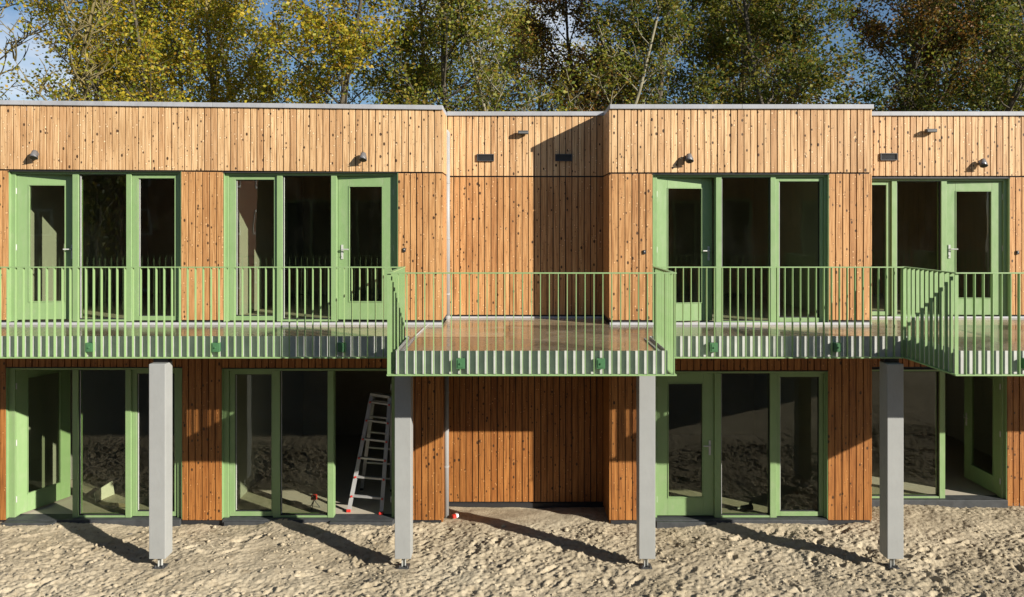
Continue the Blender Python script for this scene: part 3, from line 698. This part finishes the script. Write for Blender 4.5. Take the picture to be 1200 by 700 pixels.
V=[];Fc=[]; rg=np.random.default_rng(8)
for i in range(520):
    x=rg.uniform(-9,9.4); y=rg.uniform(7.7,11.1); s_=min(.03,.005+rg.exponential(.005))
    V.append(ico*(1+rg.uniform(-.15,.15,(12,1)))*np.array([s_*rg.uniform(.8,1.6),s_,s_*.6])+np.array([x,y,gz(x,y)+s_*.35])); Fc.append(icf+12*i)
pb=npmesh('pebbles',np.concatenate(V),np.concatenate(Fc),paint('dark_pebble',(.10,.09,.08),.8,.3,.5,0,.1,20)); pb['kind']='stuff'; pb['label']='small dark pebbles and crumbs strewn over the sand'; pb['category']='pebbles'
# ------------------------------------------------------------ vegetation
def tree(name,label,cat,x,y,h,rad,n_leaf,lm,bk,seed,base=.28,stems=1,leaf=.155,sig=.40,group='trees behind the building',detail=3,lean=0,r0=.17,tw=1.0):
    rg=random.Random(seed); nr=np.random.default_rng(seed); t=thing(name,label,cat,(x,y,0),group); mb=MB(); tips=[]
    def branch(p,d,L,r,lev):
        n=5 if lev<2 else 4; pts=[p]; rr=[r]; q=p
        for i in range(n):
            d=(d+Vector((rg.gauss(0,.13),rg.gauss(0,.13),rg.gauss(.05,.09)))*(1.2 if lev else .6)).normalized(); q=q+d*L/n
            pts.append(q); rr.append(r*(1-.75*(i+1)/n) if lev else r*(1-.80*(i+1)/n))
        mb.tube(pts,rr,6 if lev<2 else 4,False)
        return pts,rr,d
    for s in range(stems):
        a=rg.uniform(0,6.28); ln=.10*(stems>1)+.03
        d=Vector((math.cos(a)*ln*1.6+lean,math.sin(a)*ln,1)).normalized()
        pts,rr,_=branch(Vector((math.cos(a)*.15*(stems>1),math.sin(a)*.15*(stems>1),-.1)),d,h*.93,r0*(.8 if stems>1 else 1),0)
        nl=int(24/stems**.5)
        for k in range(nl):
            f_=base+(1-base)*(k+rg.random())/nl*.98; g_=f_*(len(pts)-1); i=min(int(g_),len(pts)-2); p=pts[i].lerp(pts[i+1],g_-i)
            a=rg.uniform(0,6.28); up=.45+.9*f_; d=Vector((math.cos(a),math.sin(a),up)).normalized()
            L=rad*(1.15-.65*f_)*rg.uniform(.75,1.2)*1.15; r=rr[i]*.42
            b1,r1,_=branch(p,d,L,max(r,.025),1)
            for m in range(detail+2):
                j=rg.randint(1,len(b1)-2); q=b1[j].lerp(b1[j+1],rg.random()); a2=rg.uniform(0,6.28)
                dd=(d*.7+Vector((math.cos(a2),math.sin(a2),rg.uniform(.0,.9)))).normalized()
                b2,_,_=branch(q,dd,L*rg.uniform(.35,.6),max(r1[j]*.45,.018)*tw,2); tips+=b2[2:]
                for m2 in range(detail):
                    q=b2[rg.randint(1,len(b2)-1)]; dd=(dd*.5+Vector((rg.gauss(0,.7),rg.gauss(0,.7),rg.uniform(-.1,.9)))).normalized()
                    e=q+dd*L*rg.uniform(.12,.28); mid=q.lerp(e,.5)+Vector((rg.gauss(0,.04),rg.gauss(0,.04),0)); mb.tube([q,mid,e],[.014*tw,.010*tw,.006*tw],3,False); tips+=[e,mid]
            tips+=b1[3:]
    trunk=mb.build('trunk',bk,t,inv=False,smooth=True)
    n_leaf=int(n_leaf*(1.6 if y>0 and n_leaf>1000 else 1))
    if n_leaf:
        T=np.array([tuple(p) for p in tips]); dens=nr.random(len(T))**1.1; dens/=dens.sum()
        T=T+nr.normal(0,.10,T.shape); c=T[nr.choice(len(T),n_leaf,p=dens)]+nr.normal(0,sig*.5,(n_leaf,3))*np.array([1,1,.8])
        c[:,2]-=abs(nr.normal(0,.05,n_leaf))
        a=nr.normal(size=(n_leaf,3)); a[:,2]*=.6; a/=np.linalg.norm(a,axis=1,keepdims=True); b=np.cross(a,nr.normal(size=(n_leaf,3))); b/=np.linalg.norm(b,axis=1,keepdims=True)
        nn=np.cross(a,b); s=leaf*nr.uniform(.45,1.05,(n_leaf,1))
        v=np.stack([c-a*s*.5,c+b*s*.36+nn*s*.10,c+a*s*.55,c-b*s*.36+nn*s*.10],1).reshape(-1,3)
        fc=np.arange(n_leaf*4).reshape(-1,4)
        # fold each leaf along its midrib
        tri=np.stack([fc[:,[0,1,2]],fc[:,[0,2,3]]],1).reshape(-1,3)
        o=npmesh('crown',v,tri,lm); o.parent=t
    return t
D=870.0
def tx(px,y): return (px-600)*y/D
TR_=[ # px, y, h, rad, leaves, leafmat, bark, base, stems, label, kw
 (4,27,16,2.6,260,L_OLI,BK_Y,.30,2,'almost leafless tree with yellowish branches at the far left edge',dict(tw=1.8,r0=.19)),
 (112,29,17,2.7,9500,L_YEL,BK_Y,.25,1,'yellow-green autumn tree next to the bare tree at the left',{}),
 (160,26.5,17,3.6,14500,L_YEL,BK_D,.25,3,'golden many-stemmed autumn tree rising above the far left window group',{}),
 (262,28,18,3.6,15000,L_YEL,BK_Y,.25,1,'bright yellow-green tree above the second window group from the left',{}),
 (352,26,16.5,3.2,13000,L_YEL,BK_D,.25,1,'yellow-green tree just left of the gap of open sky near the middle',{}),
 (408,30,13.0,3.0,6000,L_OLI,BK_D,.2,1,'shorter olive tree low in the gap of open sky left of the middle',{}),
 (505,27,16.5,3.1,10500,L_OLI,BK_D,.25,1,'olive green tree above the corner with the drainpipe',{}),
 (577,26,17,3.0,9000,L_OLI,BK_D,.3,1,'airy olive tree with a straight dark trunk above the middle recess',{}),
 (643,25,17,2.9,6000,L_OLI,BK_P,.22,2,'thin tree with pale leaning stems above the right of the middle recess',dict(lean=.10,tw=1.1,r0=.14)),
 (712,28,16,3.4,14000,L_BRN,BK_D,.2,1,'russet brown tree above the left corner of the right block',{}),
 (775,26,18,3.4,16500,L_GRN,BK_D,.2,1,'dense dark green tree above the left part of the right block',{}),
 (858,27.5,18,3.6,17500,L_OLI,BK_Y,.2,1,'dense olive tree above the middle of the right block',{}),
 (945,27,18,3.7,18500,L_GRN,BK_D,.2,1,'dark green tree above the right part of the right block',{}),
 (1012,28.5,17.5,3.5,14500,L_BRN,BK_D,.2,1,'brownish autumn tree above the corner where the right recess begins',{}),
 (1085,26.5,17.5,3.5,12500,L_GRN,BK_D,.2,2,'dark tree with crooked limbs above the flat wall light at the right',dict(tw=1.6,r0=.2)),
 (1170,27,18,3.8,18000,L_GRN,BK_D,.15,1,'dense dark green tree at the right edge of the picture',{}),
 (1265,29,18,3.8,12000,L_OLI,BK_D,.2,1,'olive tree just past the right edge whose boughs reach in',{}),
 (-175,30,17,3.4,7000,L_YEL,BK_Y,.3,1,'yellow tree beyond the left edge of the picture',{}),
 (215,36,17,4.2,12000,L_OLI,BK_D,.2,1,'olive tree set further back between two yellow trees at the left',{}),
 (812,36,18,4.6,15000,L_GRN,BK_D,.15,1,'shadowy tree set further back behind the right block trees',{}),
 (905,37,16,4.8,13000,L_BRN,BK_D,.15,1,'brown tree set further back between two dark trees',{}),
 (1120,37,17,4.8,15000,L_GRN,BK_D,.12,1,'dark tree set further back behind the crooked limbed tree',{}),
 (308,35,17,4.2,13000,L_YEL,BK_D,.15,1,'yellow-olive tree set further back behind the bright yellow-green tree',{}),
 (545,36,15.5,4.0,11000,L_OLI,BK_D,.15,1,'olive tree set further back left of the straight dark trunk',{}),
 (625,37,15,4.0,10000,L_YEL,BK_Y,.15,1,'yellowish tree set further back behind the pale leaning stems',{}),
 (460,38,12.8,3.6,9000,L_OLI,BK_D,.12,1,'low olive tree set further back under the gap of open sky',{}),
 (1230,36,17,4.6,12000,L_GRN,BK_D,.12,1,'dark tree set further back beyond the right edge',{}),
 (175,36,16,3.6,10000,L_YEL,BK_D,.15,1,'yellow tree set further back between the two golden trees at the left',{}),
 (715,38,14,4.0,9000,L_OLI,BK_D,.15,1,'low olive tree set further back beside the russet tree',{}),
]
for i,(px,y,h,rad,nl,lm,bk,base,st,lab,kw) in enumerate(TR_):
    tree('bare_tree' if i==0 else 'autumn_tree',lab,'tree',tx(px,y),y,h,rad,nl,lm,bk,100+i,base=base,stems=st,**kw)
# tuft of weeds at the drainpipe foot
tw_=thing('weed_tuft','small dry weed tuft growing at the foot of the drainpipe','plant',(X(518,11.7),11.7,-.05))
g=MB()
for i in range(26):
    a=random.uniform(0,6.28); l=random.uniform(.05,.13); o=Vector((random.gauss(0,.03),random.gauss(0,.02),.02)); e=o+Vector((math.cos(a)*l*.7,math.sin(a)*l*.5,l)); s=Vector((-math.sin(a),math.cos(a),0))*.008
    g.quad(tuple(o-s),tuple(o+s),tuple(e+s*.4),tuple(e-s*.4))
g.build('blades',leafmat('dry_weed',[(.10,.12,.03),(.25,.22,.08),(.35,.30,.14)]),tw_,inv=False)

# ------------------------------------------------------------ what stands behind the viewer and shows in the glass
bh=thing('brick_house','red brick house with white windows mirrored in the narrow upstairs pane left of the middle','building',(-17,-17,0))
MB().box(-22.6,-14.6,-24,-15,0,8.6).build('wall',BRICK,bh)
mb=MB(); mb.box(-22.8,-14.4,-24.2,-14.8,8.62,8.9); mb.build('roof',ROOFM,bh)
for zz in (1.0,3.9,6.4):
    for xx in (-22,-19.6,-16.8):
        o=MB(); ring(o,xx,xx+1.2,zz,zz+1.3,-14.999,-14.93,.1,.1,.1,.1); o.box(xx+.56,xx+.64,-14.998,-14.94,zz+.1,zz+1.2); fr=o.build('window',WHITE,bh)
    for yy in (-16.9,-20.5): 
        o=MB(); o.box(-14.599,-14.54,yy,yy+1.3,zz,zz+.1); o.box(-14.599,-14.54,yy,yy+1.3,zz+1.2,zz+1.3); o.box(-14.599,-14.54,yy,yy+.1,zz+.1,zz+1.2); o.box(-14.599,-14.54,yy+1.2,yy+1.3,zz+.1,zz+1.2); o.build('window',WHITE,bh)
op=thing('facing_building','dark timber building behind the viewer mirrored in most of the panes','building',(3,-2.6,0))
mb=MB(); boards(mb,-8.6,16,-2.2,0,6.3,pitch=.2); 
mb.v=[(x,-4.4-y,z) for x,y,z in mb.v]; mb.build('cladding',W_MID,op)
MB().box(-8.6,16,-9,-2.24,-.1,6.28).build('wall',MEMB,op); MB().box(-8.65,16.05,-9,-2.15,6.31,6.38).build('roof_edge_trim',ALU,op)
for xx in (-7.6,-3.4,1.2,5.4,9.8):
    for z0 in (.05,3.05):
        g=MB()
        for q in range(4): g.box(xx+q*.86-.04,xx+q*.86+.04,-2.20+.021,-2.10,z0,z0+2.25)
        g.box(xx+.04,xx+2.54,-2.179,-2.11,z0+2.17,z0+2.25); fr=g.build('window_frame',GREEN,op)
        g=MB().box(xx+.04,xx+2.54,-2.175,-2.16,z0,z0+2.16).build('pane',BLACKP,op)
for k,(px_,py_,lab) in enumerate(((-17.5,-8,'dark tree behind the viewer mirrored in the far left panes'),(-13,-5.5,'dark tree behind the viewer mirrored between the left panes'))):
    tree('dark_tree',lab,'tree',px_ if k!=1 else -22.5,py_,10,3.8,9000,L_GRN,BK_D,300+k,base=.06,leaf=.26,sig=.8,group='trees behind the viewer',detail=2)

# ------------------------------------------------------------ light, sky, camera
EL=R_(22.0); AZ=math.atan(1.45)
S=Vector((math.sin(AZ)*math.cos(EL),-math.cos(AZ)*math.cos(EL),math.sin(EL)))
l=bpy.data.lights.new('sun','SUN'); l.energy=5.0; l.angle=R_(.5); l.color=(1,.93,.82); lo=bpy.data.objects.new('sun',l); C.objects.link(lo); lo.rotation_euler=S.to_track_quat('Z','Y').to_euler(); lo.location=(20,-20,20)
w=bpy.data.worlds.new('World'); sc.world=w; w.use_nodes=True; t=w.node_tree; bg=t.nodes['Background']
sky=N(t,'ShaderNodeTexSky',sky_type='NISHITA'); sky.sun_disc=False; sky.sun_elevation=EL; sky.sun_rotation=math.pi-AZ; sky.dust_density=.2; sky.ozone_density=4.0; sky.air_density=1.0
tc=N(t,'ShaderNodeTexCoord'); n=noise(t,vec(t,tc.outputs['Generated'],(1.0,1.0,1.9)),3.1,7,.55)
cl_=ramp(t,n,[(.52,0.0),(.68,.9)])
c=mixc(t,cl_,sky.outputs[0],(9.0,9.5,10.2))
t.links.new(c,bg.inputs[0]); bg.inputs[1].default_value=.052
cam=bpy.data.cameras.new('camera'); co=bpy.data.objects.new('camera',cam); C.objects.link(co); sc.camera=co
co.location=(0,0,EYE); co.rotation_euler=(R_(90),0,0); cam.sensor_width=36; cam.lens=FPX/1200*36; cam.shift_y=-90/1200; cam.clip_end=2000; cam.clip_start=.05
vs=sc.view_settings; vs.view_transform='Standard'; vs.look='None'; vs.gamma=1; vs.exposure=0.90
sc.render.engine='CYCLES'
sc.cycles.max_bounces=8; sc.cycles.diffuse_bounces=2; sc.cycles.transparent_max_bounces=16
